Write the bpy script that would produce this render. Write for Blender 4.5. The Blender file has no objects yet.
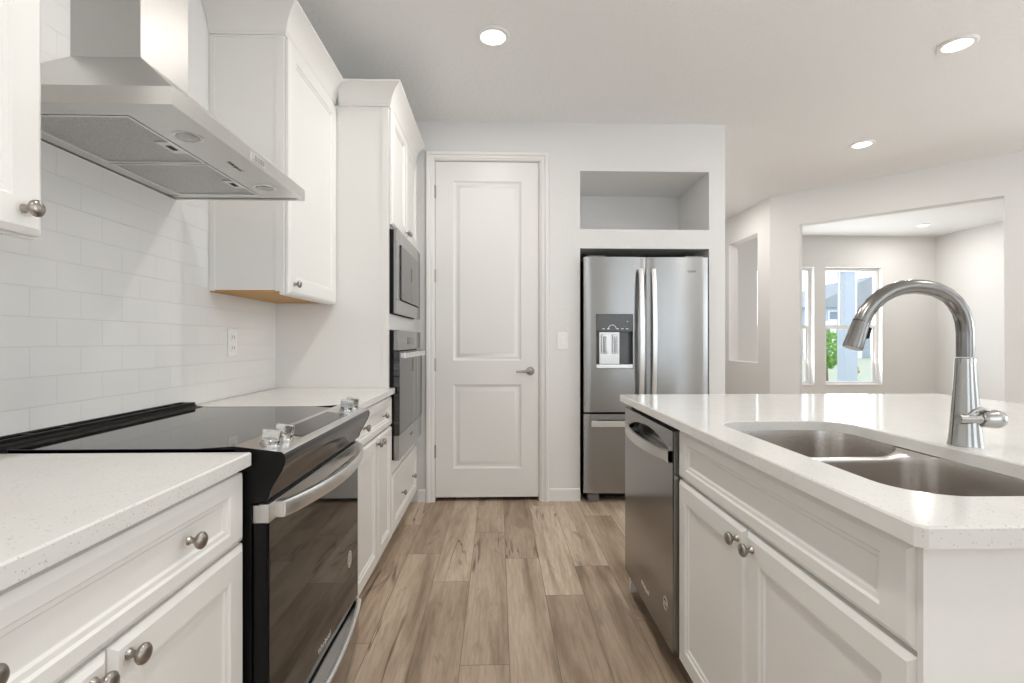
import bpy, bmesh, math, random
from mathutils import Vector, Matrix

random.seed(7)
C = bpy.context.scene.collection
PI = math.pi
R = math.radians

# ------------------------------------------------------------------ camera
F_PX = 500.0                       # focal length in pixels of the 1024 px wide frame
cam_d = bpy.data.cameras.new('camera')
cam_d.sensor_width = 36.0
cam_d.lens = 36.0 * F_PX / 1024.0
cam_d.clip_start = 0.02
cam = bpy.data.objects.new('camera', cam_d)
C.objects.link(cam)
cam.location = (0, 0, 1.163)
cam.rotation_euler = (R(90), 0, -math.atan(14 / 500))
bpy.context.scene.camera = cam

# ------------------------------------------------------------------ view, world
vs = bpy.context.scene.view_settings
vs.view_transform = 'Standard'
vs.look = 'None'
vs.gamma = 1.0
vs.use_curve_mapping = False
vs.exposure = -0.27
world = bpy.data.worlds.new('sky')
bpy.context.scene.world = world
world.use_nodes = True
bgn = world.node_tree.nodes['Background']
bgn.inputs[0].default_value = (0.80, 0.90, 1.0, 1)
bgn.inputs[1].default_value = 3.0

# ------------------------------------------------------------------ daylight through the windows behind the camera
H = 2.761


def area(name, loc, rot, sx, sy, power, col=(1, 1, 1), shape='RECTANGLE', spread=PI):
    d = bpy.data.lights.new(name, 'AREA')
    d.shape = shape
    d.size = sx
    d.size_y = sy
    d.energy = power
    d.color = col
    d.spread = spread
    o = bpy.data.objects.new(name, d)
    C.objects.link(o)
    o.location = loc
    o.rotation_euler = rot
    return o


# area lamps stand in for daylight, just outside three unseen windows
# (tilted steeply up, an added lift to brighten the ceiling)
DAY = (0.965, 0.982, 1.0)
area('daylight_patio', (3.30, -3.42, 1.20), (R(162), 0, PI), 2.3, 2.1, 135, DAY)
area('daylight_dining', (-0.1, -3.42, 1.55), (R(160), 0, PI), 1.7, 1.4, 52, DAY)
area('daylight_living', (5.42, 0.6, 1.45), (R(163), 0, R(90)), 3.0, 1.7, 125, DAY)
area('daylight_bay_a', (4.34, 7.66, 1.40), (R(-104), 0, 0), .80, 1.7, 30, DAY)
area('daylight_bay_b', (5.39, 7.66, 1.40), (R(-104), 0, 0), .80, 1.7, 30, DAY)
cy = bpy.context.scene.cycles
cy.max_bounces = 14
cy.diffuse_bounces = 9
cy.glossy_bounces = 6


# ------------------------------------------------------------------ materials
def mat(name, col=(.8, .8, .8), rough=.5, metal=0.0, ior=1.45, coat=0.0, emit=None, est=0.0):
    m = bpy.data.materials.new(name)
    m.use_nodes = True
    b = m.node_tree.nodes['Principled BSDF']
    b.inputs['Base Color'].default_value = (*col, 1)
    b.inputs['Roughness'].default_value = rough
    b.inputs['Metallic'].default_value = metal
    b.inputs['IOR'].default_value = ior
    b.inputs['Coat Weight'].default_value = coat
    if emit:
        b.inputs['Emission Color'].default_value = (*emit, 1)
        b.inputs['Emission Strength'].default_value = est
    return m


class NT:
    def __init__(s, m):
        s.t = m.node_tree
        s.b = s.t.nodes['Principled BSDF']

    def n(s, typ, **kw):
        o = s.t.nodes.new(typ)
        for k, v in kw.items():
            setattr(o, k, v)
        return o

    def l(s, a, b):
        s.t.links.new(a, b)

    def math(s, op, a, b=None, c=None):
        o = s.n('ShaderNodeMath', operation=op)
        for i, v in enumerate((a, b, c)):
            if v is None:
                continue
            if isinstance(v, (int, float)):
                o.inputs[i].default_value = v
            else:
                s.l(v, o.inputs[i])
        return o.outputs[0]

    def ramp(s, fac, stops, interp='LINEAR'):
        o = s.n('ShaderNodeValToRGB')
        cr = o.color_ramp
        cr.interpolation = interp
        while len(cr.elements) < len(stops):
            cr.elements.new(0.5)
        for e, (p, c) in zip(cr.elements, stops):
            e.position = p
            e.color = (*c, 1) if len(c) == 3 else c
        s.l(fac, o.inputs[0])
        return o.outputs[0]

    def mix(s, fac, a, b, blend='MIX'):
        o = s.n('ShaderNodeMix', data_type='RGBA', blend_type=blend)
        for i, v in ((0, fac), (6, a), (7, b)):
            if isinstance(v, (int, float)):
                o.inputs[i].default_value = v
            elif isinstance(v, tuple):
                o.inputs[i].default_value = (*v, 1)
            else:
                s.l(v, o.inputs[i])
        return o.outputs[2]

    def coord(s, which='Object'):
        return s.n('ShaderNodeTexCoord').outputs[which]

    def mapping(s, vec, scale=(1, 1, 1), rot=(0, 0, 0), loc=(0, 0, 0)):
        o = s.n('ShaderNodeMapping')
        o.inputs['Scale'].default_value = scale
        o.inputs['Rotation'].default_value = rot
        o.inputs['Location'].default_value = loc
        s.l(vec, o.inputs['Vector'])
        return o.outputs[0]

    def noise(s, vec, scale, detail=4, rough=.5, dist=0, out='Fac'):
        o = s.n('ShaderNodeTexNoise')
        o.inputs['Scale'].default_value = scale
        o.inputs['Detail'].default_value = detail
        o.inputs['Roughness'].default_value = rough
        o.inputs['Distortion'].default_value = dist
        s.l(vec, o.inputs['Vector'])
        return o.outputs[out]

    def bump(s, h, strength=.2, dist=.01):
        o = s.n('ShaderNodeBump')
        o.inputs['Strength'].default_value = strength
        o.inputs['Distance'].default_value = dist
        s.l(h, o.inputs['Height'])
        s.l(o.outputs[0], s.b.inputs['Normal'])


M = {}
M['white_paint'] = mat('white_cabinet_paint', (.80, .795, .775), .32)
M['trim_paint'] = mat('white_trim_paint', (.79, .785, .77), .35)
M['plastic'] = mat('white_plastic', (.85, .85, .84), .35)


def wall_mat(name, col, bs, sc, rough=.65):
    m = mat(name, col, rough)
    t = NT(m)
    c = t.coord()
    n = t.noise(c, sc, 3, .55)
    t.bump(t.ramp(n, [(.42, (0, 0, 0)), (.62, (1, 1, 1))]), bs, .004)
    return m


M['wall'] = wall_mat('wall_paint', (.745, .745, .738), .12, 60)
M['ceiling'] = wall_mat('ceiling_texture', (.86, .872, .878), .30, 45, .8)
M['porch'] = mat('porch_paint', (.42, .47, .54), .6)

M['nickel'] = mat('satin_nickel', (.36, .335, .305), .28, 1)
M['chrome'] = mat('chrome', (.62, .62, .61), .12, 1)
M['faucet'] = mat('faucet_stainless', (.27, .265, .255), .22, 1)
M['faucet_light'] = mat('faucet_polished', (.45, .445, .43), .17, 1)
M['black'] = mat('black_enamel', (.005, .005, .005), .28, 0, 1.3)
M['black_matte'] = mat('black_matte', (.006, .006, .006), .5, 0, 1.3)
M['dark_gap'] = mat('dark_recess', (.02, .02, .02), .6)
M['glass_black'] = mat('black_ceramic_glass', (.008, .008, .008), .04, 0, 1.75)
M['oven_glass'] = mat('dark_oven_glass', (.010, .009, .008), .04, 0, 1.72)
M['logo_grey'] = mat('logo_grey', (.22, .22, .22), .4, .6)
M['logo_silver'] = mat('logo_silver', (.72, .72, .72), .3, .6)
M['wood_under'] = mat('maple_underside', (.50, .27, .08), .5)


def steel(name, col, rough, axis, amt=.12, bs=.03):
    m = mat(name, col, rough, 1)
    t = NT(m)
    sc = [400, 400, 400]
    sc[axis] = 4
    n = t.noise(t.mapping(t.coord(), tuple(sc)), 1, 2)
    t.l(t.math('MULTIPLY_ADD', n, amt, rough - amt / 2), t.b.inputs['Roughness'])
    t.bump(n, bs, .0006)
    return m


M['steel'] = steel('brushed_stainless', (.68, .675, .66), .30, 0)
M['steel_v'] = steel('brushed_stainless_vertical', (.42, .42, .415), .26, 2)
M['steel_bright'] = steel('bright_stainless', (.84, .84, .83), .32, 2)
M['steel_dark'] = steel('dark_stainless', (.27, .26, .25), .17, 0, .08, .015)
M['steel_sink'] = steel('sink_stainless', (.66, .63, .60), .24, 1)
M['fascia'] = steel('black_stainless', (.075, .072, .07), .16, 0, .08, .015)
M['dispenser'] = mat('dispenser_grey', (.10, .10, .098), .25, .5)
M['chimney'] = steel('chimney_stainless', (.50, .495, .485), .42, 2)
M['slate'] = steel('slate_stainless', (.30, .30, .30), .25, 2, .1, .02)
M['fridge_steel'] = mat('refrigerator_stainless', (.37, .37, .365), .27, 1)
t = NT(M['fridge_steel'])
tg = t.n('ShaderNodeTangent', direction_type='RADIAL', axis='Z')
t.l(tg.outputs[0], t.b.inputs['Tangent'])
t.b.inputs['Anisotropic'].default_value = .8
t.b.inputs['Anisotropic Rotation'].default_value = .25
M['filter'] = mat('hood_filter_mesh', (.6, .6, .59), .45, .7)
t = NT(M['filter'])
vo = t.n('ShaderNodeTexVoronoi')
vo.inputs['Scale'].default_value = 330
t.l(t.coord(), vo.inputs['Vector'])
t.bump(vo.outputs['Distance'], .6, .002)
t.l(t.ramp(vo.outputs['Distance'], [(.1, (.72, .72, .71)), (.6, (.50, .50, .49))]), t.b.inputs['Base Color'])

# window glass: a clear pane with a little reflection
gm = bpy.data.materials.new('window_glass')
gm.use_nodes = True
_t = gm.node_tree
_t.nodes.remove(_t.nodes['Principled BSDF'])
_tr = _t.nodes.new('ShaderNodeBsdfTransparent')
_gl = _t.nodes.new('ShaderNodeBsdfGlossy')
_gl.inputs['Roughness'].default_value = 0.02
_mx = _t.nodes.new('ShaderNodeMixShader')
_mx.inputs[0].default_value = 0.06
_t.links.new(_tr.outputs[0], _mx.inputs[1])
_t.links.new(_gl.outputs[0], _mx.inputs[2])
_t.links.new(_mx.outputs[0], _t.nodes['Material Output'].inputs[0])
M['glass'] = gm


def quartz():
    m = mat('white_quartz', (.80, .785, .75), .10, 0, 1.5)
    t = NT(m)
    c = t.coord()
    base = t.mix(t.noise(c, 14, 3), (.76, .755, .735), (.70, .695, .675))
    v = t.n('ShaderNodeTexVoronoi')
    v.inputs['Scale'].default_value = 230
    t.l(c, v.inputs['Vector'])
    vc = t.n('ShaderNodeSeparateColor')
    t.l(v.outputs['Color'], vc.inputs[0])
    near = t.math('LESS_THAN', v.outputs['Distance'], .34)
    pick = t.math('GREATER_THAN', vc.outputs[0], .83)
    spot = t.math('MULTIPLY', near, pick)
    tone = t.mix(vc.outputs[1], (.42, .40, .37), (.62, .60, .57))
    t.l(t.mix(t.math('MULTIPLY', spot, .75), base, tone), t.b.inputs['Base Color'])
    return m


M['quartz'] = quartz()


def tile():
    m = mat('white_subway_tile', (.80, .80, .785), .12, 0, 1.5)
    t = NT(m)
    sx = t.n('ShaderNodeSeparateXYZ')
    t.l(t.coord(), sx.inputs[0])
    cb = t.n('ShaderNodeCombineXYZ')
    t.l(t.math('ADD', sx.outputs[1], 10 * .156 - 1.3065), cb.inputs[0])
    t.l(t.math('ADD', sx.outputs[2], 20 * .0776 - .9930), cb.inputs[1])
    b = t.n('ShaderNodeTexBrick')
    b.offset = .5
    b.inputs['Scale'].default_value = 1
    b.inputs['Brick Width'].default_value = .156
    b.inputs['Row Height'].default_value = .0776
    b.inputs['Mortar Size'].default_value = .0016
    b.inputs['Mortar Smooth'].default_value = .35
    b.inputs['Color1'].default_value = (.80, .80, .785, 1)
    b.inputs['Color2'].default_value = (.785, .785, .77, 1)
    b.inputs['Mortar'].default_value = (.70, .695, .68, 1)
    t.l(cb.outputs[0], b.inputs['Vector'])
    t.l(b.outputs['Color'], t.b.inputs['Base Color'])
    wob = t.math('MULTIPLY', t.noise(cb.outputs[0], 7, 1), .9)
    t.bump(t.math('SUBTRACT', wob, b.outputs['Fac']), .45, .0016)
    t.l(t.math('MULTIPLY_ADD', b.outputs['Fac'], .5, .12), t.b.inputs['Roughness'])
    return m


M['tile'] = tile()


def planks():
    W, L, X0 = .178, 1.25, -.137
    m = mat('plank_floor', (.4, .3, .22), .42)
    t = NT(m)
    sp = t.n('ShaderNodeSeparateXYZ')
    t.l(t.coord(), sp.inputs[0])
    x = t.math('DIVIDE', t.math('SUBTRACT', sp.outputs[0], X0), W)
    col = t.math('FLOOR', x)
    fx = t.math('SUBTRACT', x, col)
    # end joints of the planks in the columns that lie in the aisle
    joints = {-3: 1.94, -2: 2.75, -1: 2.43, 0: 3.05, 1: 2.68, 2: 2.285, 3: 2.58, 4: 3.32}
    stops = [(0.0, (.13,) * 3)]
    for k in range(-3, 5):
        stops.append(((k + 8) / 16 - .001, ((joints[k] / L) % 1.0,) * 3))
    stops.append(((5 + 8) / 16, (.61,) * 3))
    off = t.ramp(t.math('DIVIDE', t.math('ADD', col, 8), 16), stops, 'CONSTANT')
    wn1 = t.n('ShaderNodeTexWhiteNoise', noise_dimensions='1D')
    t.l(col, wn1.inputs['W'])
    far = t.math('GREATER_THAN', t.math('ABSOLUTE', t.math('SUBTRACT', col, .5)), 4)
    off = t.math('ADD', off, t.math('MULTIPLY', far, wn1.outputs[0]))
    y = t.math('SUBTRACT', t.math('DIVIDE', sp.outputs[1], L), off)
    row = t.math('FLOOR', y)
    fy = t.math('SUBTRACT', y, row)
    wn = t.n('ShaderNodeTexWhiteNoise', noise_dimensions='3D')
    cv = t.n('ShaderNodeCombineXYZ')
    t.l(col, cv.inputs[0])
    t.l(row, cv.inputs[1])
    t.l(cv.outputs[0], wn.inputs['Vector'])
    rnd = wn.outputs['Value']
    # grain space: stretched along the plank, shifted from plank to plank
    g = t.n('ShaderNodeCombineXYZ')
    t.l(t.math('ADD', sp.outputs[0], t.math('MULTIPLY', rnd, 37)), g.inputs[0])
    t.l(t.math('ADD', t.math('MULTIPLY', sp.outputs[1], .09), t.math('MULTIPLY', rnd, 11)), g.inputs[1])
    wide = t.noise(g.outputs[0], 9, 3, .55, .6)
    fine = t.noise(g.outputs[0], 70, 5, .65, .4)
    g2 = t.n('ShaderNodeCombineXYZ')
    t.l(t.math('ADD', sp.outputs[0], t.math('MULTIPLY', rnd, 53)), g2.inputs[0])
    t.l(t.math('ADD', t.math('MULTIPLY', sp.outputs[1], .33), t.math('MULTIPLY', rnd, 17)), g2.inputs[1])
    knot = t.noise(g2.outputs[0], 7.0, 3, .6, 1.4)
    base = t.mix(rnd, (.395, .295, .215), (.620, .510, .395))
    streak = t.ramp(wide, [(.30, (.50, .46, .42)), (.44, (.82, .79, .76)), (.55, (1, 1, 1)), (.72, (1.14, 1.15, 1.16))])
    c1 = t.mix(1.0, base, streak, 'MULTIPLY')
    c1 = t.mix(1.0, c1, t.ramp(fine, [(.3, (.78, .77, .75)), (.6, (1.06, 1.06, 1.06))]), 'MULTIPLY')
    c1 = t.mix(t.ramp(knot, [(.63, (0, 0, 0)), (.80, (.75, .75, .75))]), c1, (.13, .082, .05))
    # thin dark mineral streaks along some planks
    g3 = t.n('ShaderNodeCombineXYZ')
    t.l(t.math('ADD', sp.outputs[0], t.math('MULTIPLY', rnd, 71)), g3.inputs[0])
    t.l(t.math('ADD', t.math('MULTIPLY', sp.outputs[1], .05), t.math('MULTIPLY', rnd, 29)), g3.inputs[1])
    vein = t.math('ABSOLUTE', t.math('SUBTRACT', t.noise(g3.outputs[0], 6, 4, .6, .5), .5))
    mask = t.ramp(t.noise(g2.outputs[0], 3.2, 2), [(.57, (0, 0, 0)), (.66, (1, 1, 1))])
    vein = t.math('MULTIPLY', t.ramp(vein, [(.003, (.8, .8, .8)), (.012, (0, 0, 0))]), mask)
    c1 = t.mix(vein, c1, (.09, .055, .035))
    ex = t.math('MINIMUM', fx, t.math('SUBTRACT', 1, fx))
    ey = t.math('MINIMUM', fy, t.math('SUBTRACT', 1, fy))
    seam = t.math('MAXIMUM', t.math('LESS_THAN', ex, .008), t.math('LESS_THAN', ey, .0013))
    c2 = t.mix(t.math('MULTIPLY', seam, .65), c1, (.10, .07, .05))
    t.l(c2, t.b.inputs['Base Color'])
    t.bump(t.math('SUBTRACT', t.math('MULTIPLY', fine, .25), seam), .25, .001)
    t.l(t.math('MULTIPLY_ADD', fine, .15, .36), t.b.inputs['Roughness'])
    return m


M['planks'] = planks()


def simple_noise(name, a, b, sc, rough=.8):
    m = mat(name, a, rough)
    t = NT(m)
    t.l(t.mix(t.noise(t.coord(), sc, 4), a, b), t.b.inputs['Base Color'])
    return m


M['leaf'] = simple_noise('leaf_green', (.10, .30, .03), (.30, .55, .08), 12)
M['bark'] = simple_noise('bark', (.10, .07, .05), (.2, .15, .1), 20)
M['lawn'] = simple_noise('lawn', (.30, .34, .22), (.42, .42, .34), 3)
M['siding'] = mat('pale_siding', (.40, .45, .52), .7)
M['siding_white'] = mat('white_siding', (.82, .84, .86), .7)
M['roofing'] = mat('grey_roofing', (.30, .32, .35), .8)
M['house_glass'] = mat('house_window_glass', (.18, .22, .27), .15)
M['flower'] = simple_noise('flower', (.65, .28, .12), (.22, .34, .08), 18)


# ------------------------------------------------------------------ mesh builder
class MB:
    def __init__(s):
        s.bm = bmesh.new()

    def box(s, x0, x1, y0, y1, z0, z1, bev=0, seg=2):
        g = bmesh.ops.create_cube(s.bm, size=1)
        vs_ = g['verts']
        for v in vs_:
            v.co = Vector((x0 + (v.co.x + .5) * (x1 - x0), y0 + (v.co.y + .5) * (y1 - y0), z0 + (v.co.z + .5) * (z1 - z0)))
        if bev:
            es = list({e for v in vs_ for e in v.link_edges})
            bmesh.ops.bevel(s.bm, geom=es, offset=bev, segments=seg, affect='EDGES', profile=.5)
        return s

    def loops(s, loops, close=True, cap0=True, cap1=True):
        rings = [[s.bm.verts.new(p) for p in lp] for lp in loops]
        n = len(rings[0])
        for a, b in zip(rings, rings[1:]):
            for i in range(n if close else n - 1):
                j = (i + 1) % n
                s.bm.faces.new((a[i], a[j], b[j], b[i]))
        if cap0:
            s.bm.faces.new(rings[0][::-1])
        if cap1:
            s.bm.faces.new(rings[-1])
        return rings

    def prism(s, poly, axis, lo, hi):
        """poly: 2-D outline in the two axes other than AXIS (in xyz order)."""
        def p(q, w):
            a = list(q)
            a.insert(axis, w)
            return a
        s.loops([[p(q, lo) for q in poly], [p(q, hi) for q in poly]])
        return s

    def lathe(s, prof, origin=(0, 0, 0), direction=(0, 0, 1), n=24, cap0=True, cap1=True, squash=1.0):
        d = Vector(direction).normalized()
        q = d.to_track_quat('Z', 'Y')
        o = Vector(origin)
        lps = []
        for r, z in prof:
            r = max(r, 1e-4)
            lps.append([o + q @ Vector((r * math.cos(2 * PI * k / n), squash * r * math.sin(2 * PI * k / n), z)) for k in range(n)])
        s.loops(lps, True, cap0, cap1)
        return s

    def cyl(s, p0, p1, r, n=20, r1=None):
        d = Vector(p1) - Vector(p0)
        return s.lathe([(r, 0), (r if r1 is None else r1, d.length)], p0, d, n)

    def tube(s, pts, rad, n=16, cap=True):
        pts = [Vector(p) for p in pts]
        up = Vector((0, 1, 0))
        lps = []
        for i, p in enumerate(pts):
            a = pts[max(i - 1, 0)]
            b = pts[min(i + 1, len(pts) - 1)]
            d = (b - a).normalized()
            side = d.cross(up)
            if side.length < 1e-3:
                side = d.cross(Vector((1, 0, 0)))
            side.normalize()
            v = side.cross(d).normalized()
            r = rad[i] if isinstance(rad, (list, tuple)) else rad
            lps.append([p + (side * math.cos(2 * PI * k / n) + v * math.sin(2 * PI * k / n)) * r for k in range(n)])
        s.loops(lps, True, cap, cap)
        return s

    def panel(s, x0, x1, z0, z1, t, prof):
        """a slab whose front faces -Y: prof = [(inset_x, inset_z, y)] rings from the back edge to the panel"""
        s.loops([[(x0 + ix, y, z0 + iz), (x1 - ix, y, z0 + iz), (x1 - ix, y, z1 - iz), (x0 + ix, y, z1 - iz)] for ix, iz, y in prof])
        return s

    def transform(s, m):
        bmesh.ops.transform(s.bm, matrix=m, verts=s.bm.verts)
        return s

    def build(s, name, m, parent=None, smooth=35, label=None):
        bmesh.ops.recalc_face_normals(s.bm, faces=s.bm.faces)
        me = bpy.data.meshes.new(name)
        s.bm.to_mesh(me)
        s.bm.free()
        for p in me.polygons:
            p.use_smooth = True
        me.set_sharp_from_angle(angle=R(smooth))
        me.materials.append(m)
        o = bpy.data.objects.new(name, me)
        C.objects.link(o)
        wn = o.modifiers.new('weighted_normal', 'WEIGHTED_NORMAL')
        wn.keep_sharp = True
        wn.weight = 100
        if parent:
            o.parent = parent
        if label:
            o['label'] = label
        return o


def box(x0, x1, y0, y1, z0, z1, bev=0):
    return MB().box(x0, x1, y0, y1, z0, z1, bev)


def thing(name, label, cat, loc, rz=0, group=None):
    o = bpy.data.objects.new(name, None)
    o.empty_display_size = .1
    C.objects.link(o)
    o.location = loc
    o.rotation_euler = (0, 0, rz)
    return tag(o, label, cat, group)


def tag(o, label, cat, group=None):
    o['label'] = label
    o['category'] = cat
    if group:
        o['group'] = group
    return o


def struct(o, label=None, cat=None):
    o['kind'] = 'structure'
    if label:
        o['label'] = label
    if cat:
        o['category'] = cat
    return o


def copy_tree(o, parent=None):
    c = o.copy()
    C.objects.link(c)
    if parent:
        c.parent = parent
    for ch in list(o.children):
        copy_tree(ch, c)
    return c


def text_mesh(s, size, extrude=.0004):
    cu = bpy.data.curves.new('lettering', 'FONT')
    cu.body = s
    cu.size = size
    cu.extrude = extrude
    cu.align_x = 'CENTER'
    cu.align_y = 'CENTER'
    o = bpy.data.objects.new('lettering', cu)
    C.objects.link(o)
    dg = bpy.context.evaluated_depsgraph_get()
    me = bpy.data.meshes.new_from_object(o.evaluated_get(dg))
    bpy.data.objects.remove(o)
    bpy.data.curves.remove(cu)
    return me


def lettering(name, s, size, m, parent, loc, rot):
    me = text_mesh(s, size)
    me.name = name
    me.materials.clear()
    me.materials.append(m)
    o = bpy.data.objects.new(name, me)
    C.objects.link(o)
    o.parent = parent
    o.location = loc
    o.rotation_euler = rot
    return o


def rrect(x0, x1, y0, y1, r, n=8):
    pts = []
    for cx, cy, a0 in ((x1 - r, y1 - r, 0), (x0 + r, y1 - r, 90), (x0 + r, y0 + r, 180), (x1 - r, y0 + r, 270)):
        for k in range(n + 1):
            a = R(a0 + 90 * k / n)
            pts.append((cx + r * math.cos(a), cy + r * math.sin(a)))
    return pts


def inset(poly, d):
    """offset a counter-clockwise outline inwards by d"""
    out = []
    n = len(poly)
    for i in range(n):
        p0, p1, p2 = Vector(poly[i - 1]), Vector(poly[i]), Vector(poly[(i + 1) % n])
        e1 = (p1 - p0).normalized()
        e2 = (p2 - p1).normalized()
        n1 = Vector((-e1.y, e1.x))
        n2 = Vector((-e2.y, e2.x))
        b = n1 + n2
        k = d * 2 / max(b.length_squared, .2)
        out.append(tuple(p1 + b * k))
    return out


# ------------------------------------------------------------------ room shell
XL = -1.20          # left wall
YB = 3.643          # wall with the pantry door and the refrigerator
YF = 7.43           # far wall of the bay room
struct(box(-1.4, 7.0, -3.6, 7.7, -.10, 0).build('floor', M['planks']), 'brown wood plank floor with dark knots')
struct(box(-1.4, 7.0, -3.6, 7.7, H, H + .1).build('ceiling', M['ceiling']), 'textured white ceiling')
struct(box(XL - .12, XL, -3.36, 4.45, 0, H).build('wall_left', M['wall']))

w = MB()
w.box(XL, -.463, YB, YB + .12, 0, H)
w.box(-.463, .325, YB, YB + .12, 2.486, H)
w.box(.325, .60, YB, YB + .12, 0, H)
w.box(1.555, 1.675, YB, 4.45, 0, H)
w.box(.60, 1.555, YB, 4.45, 2.411, H)
w.box(.60, 1.555, YB, 4.37, 1.845, 1.985)
w.box(.60, 1.555, 4.275, 4.37, 1.985, 2.411)
w.box(XL, 1.555, 4.37, 4.45, 0, 2.411)
w.box(XL, .60, 4.37, 4.45, 2.411, H)
w.box(.48, .60, YB + .12, 4.37, 0, H)
struct(w.build('wall_back', M['wall']), 'greige wall with pantry door, refrigerator alcove and open niche')

# rear wall behind the camera with a patio door and a dining window
w = MB()
w.box(XL - .12, -.95, -3.36, -3.24, 0, H)
w.box(-.95, .75, -3.36, -3.24, 0, .85)
w.box(-.95, .75, -3.36, -3.24, 2.25, H)
w.box(.75, 2.15, -3.36, -3.24, 0, H)
w.box(2.15, 4.45, -3.36, -3.24, 2.25, H)
w.box(4.45, 5.32, -3.36, -3.24, 0, H)
struct(w.build('wall_rear', M['wall']))
w = MB()
w.box(5.20, 5.32, -3.24, -.9, 0, H)
w.box(5.20, 5.32, -.9, 2.1, 0, .6)
w.box(5.20, 5.32, -.9, 2.1, 2.3, H)
w.box(5.20, 5.32, 2.1, 3.27, 0, H)
struct(w.build('wall_right', M['wall']))


def frame_window(name, origin, rz, wd, z0, z1, verticals):
    """plain white frame with glass, for the windows behind the camera"""
    o = bpy.data.objects.new(name, None)
    C.objects.link(o)
    o.location = origin
    o.rotation_euler = (0, 0, rz)
    struct(o)
    f = MB()
    f.box(0, wd, -.03, .03, z0, z0 + .06)
    f.box(0, wd, -.03, .03, z1 - .06, z1)
    for v in [0] + verticals + [wd - .06]:
        f.box(v, v + .06, -.03, .03, z0, z1)
    f.build('window_frame', M['trim_paint'], o)
    box(.05, wd - .05, -.004, .004, z0 + .05, z1 - .05).build('pane', M['glass'], o)


frame_window('window_3', (2.15, -3.30, 0), 0, 2.30, 0.0, 2.25, [1.12])
frame_window('window_4', (-.95, -3.30, 0), 0, 1.70, .85, 2.25, [.82])
frame_window('window_5', (5.26, -.9, 0), R(90), 3.0, .6, 2.3, [.97, 1.97])

# hall beside the refrigerator block, wall with the pass-through, diagonal wall with the wide opening
struct(box(1.56, 1.675, 4.45, YF, 0, H).build('wall_hall', M['wall']))
w = MB()
w.box(3.00, 3.12, 6.42, YF, 0, H)
w.box(3.00, 3.12, 5.70, 6.42, 0, .915)
w.box(3.00, 3.12, 5.70, 6.42, 2.42, H)
w.box(3.00, 3.12, 5.415, 5.70, 0, H)
struct(w.build('wall_passage', M['wall']), 'half-height pass-through wall beside the hall')
dA = Vector((4.388 - 2.99, 4.051 - 5.42, 0)).normalized()
angA = math.atan2(dA.y, dA.x)
LA = (5.22 - 2.99) / dA.x
sL = (Vector((3.184, 5.205, 0)) - Vector((2.99, 5.42, 0))).dot(dA)
sR = (Vector((4.304, 4.132, 0)) - Vector((2.99, 5.42, 0))).dot(dA)
w = MB()
w.box(0, sL, 0, .12, 0, H)
w.box(sL, sR, 0, .12, 2.405, H)
w.box(sR, LA, 0, .12, 0, H)
o = struct(w.build('wall_diagonal', M['wall']), 'angled wall with a wide opening into the bay room')
o.location = (2.99, 5.42, 0)
o.rotation_euler = (0, 0, angA)
struct(box(5.20, 6.79, 3.15, 3.27, 0, H).build('wall_bay', M['wall']))
struct(box(6.67, 6.79, 3.27, YF, 0, H).build('wall_bay_right', M['wall']))

WX = [(3.905, 4.78), (4.955, 5.83)]
WZ0, WZ1 = .50, 2.29
w = MB()
xs = [1.56, WX[0][0], WX[0][1], WX[1][0], WX[1][1], 6.79]
for i in range(5):
    if i in (1, 3):
        w.box(xs[i], xs[i + 1], YF, YF + .15, 0, WZ0)
        w.box(xs[i], xs[i + 1], YF, YF + .15, WZ1, H)
    else:
        w.box(xs[i], xs[i + 1], YF, YF + .15, 0, H)
struct(w.build('wall_far', M['wall']))

for n, (a, b) in enumerate(WX):
    o = bpy.data.objects.new('window_%d' % (n + 1), None)
    C.objects.link(o)
    o.location = (a, YF, WZ0)
    struct(o, ('white sash window at the left end of the bay wall, half hidden by the opening', 'white sash window behind the faucet, with two thin bars in its upper sash')[n], 'window')
    wd, ht = b - a, WZ1 - WZ0
    mid = .855
    f = MB()
    f.box(0, .045, .085, .14, 0, ht)
    f.box(wd - .045, wd, .085, .14, 0, ht)
    f.box(.045, wd - .045, .085, .14, ht - .045, ht)
    f.box(.045, wd - .045, .085, .14, 0, .05)
    f.build('window_frame', M['trim_paint'], o)
    f = MB()
    f.box(.045, wd - .045, .10, .135, mid, mid + .055)
    f.box(.045, .075, .10, .135, .05, mid)
    f.box(wd - .075, wd - .045, .10, .135, .05, mid)
    f.build('sash', M['trim_paint'], o)
    f = MB()
    for k in (1, 2):
        xx = .045 + (wd - .09) * k / 3
        f.box(xx - .008, xx + .008, .118, .134, mid + .055, ht - .045)
    f.build('muntins', M['trim_paint'], o)
    box(.046, wd - .046, .124, .128, .05, ht - .046).build('pane', M['glass'], o)
    box(.002, wd - .002, -.012, .085, -.001, .018, .004).build('window_sill', M['trim_paint'], o)


def baseboard(name, x0, x1, y, rz=0, loc=None):
    b = MB()
    b.prism([(0, 0), (-.014, 0), (-.014, .07), (-.010, .085), (-.004, .09), (0, .09)], 0, x0, x1)
    o = struct(b.build(name, M['trim_paint']))
    o.location = loc if loc else (0, y, 0)
    o.rotation_euler = (0, 0, rz)


baseboard('baseboard_back', .3715, .60, YB)
baseboard('baseboard_corner', -.58, -.5235, YB)
baseboard('baseboard_far', 1.68, 6.66, YF)
baseboard('baseboard_fridge', 1.556, 1.675, YB)

# tile on the left wall
o = box(XL, XL + .008, -1.2, 2.718, .914, H).build('tile_backsplash', M['tile'])
struct(o, 'glossy white subway tile backsplash on the left wall', 'backsplash')


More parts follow.
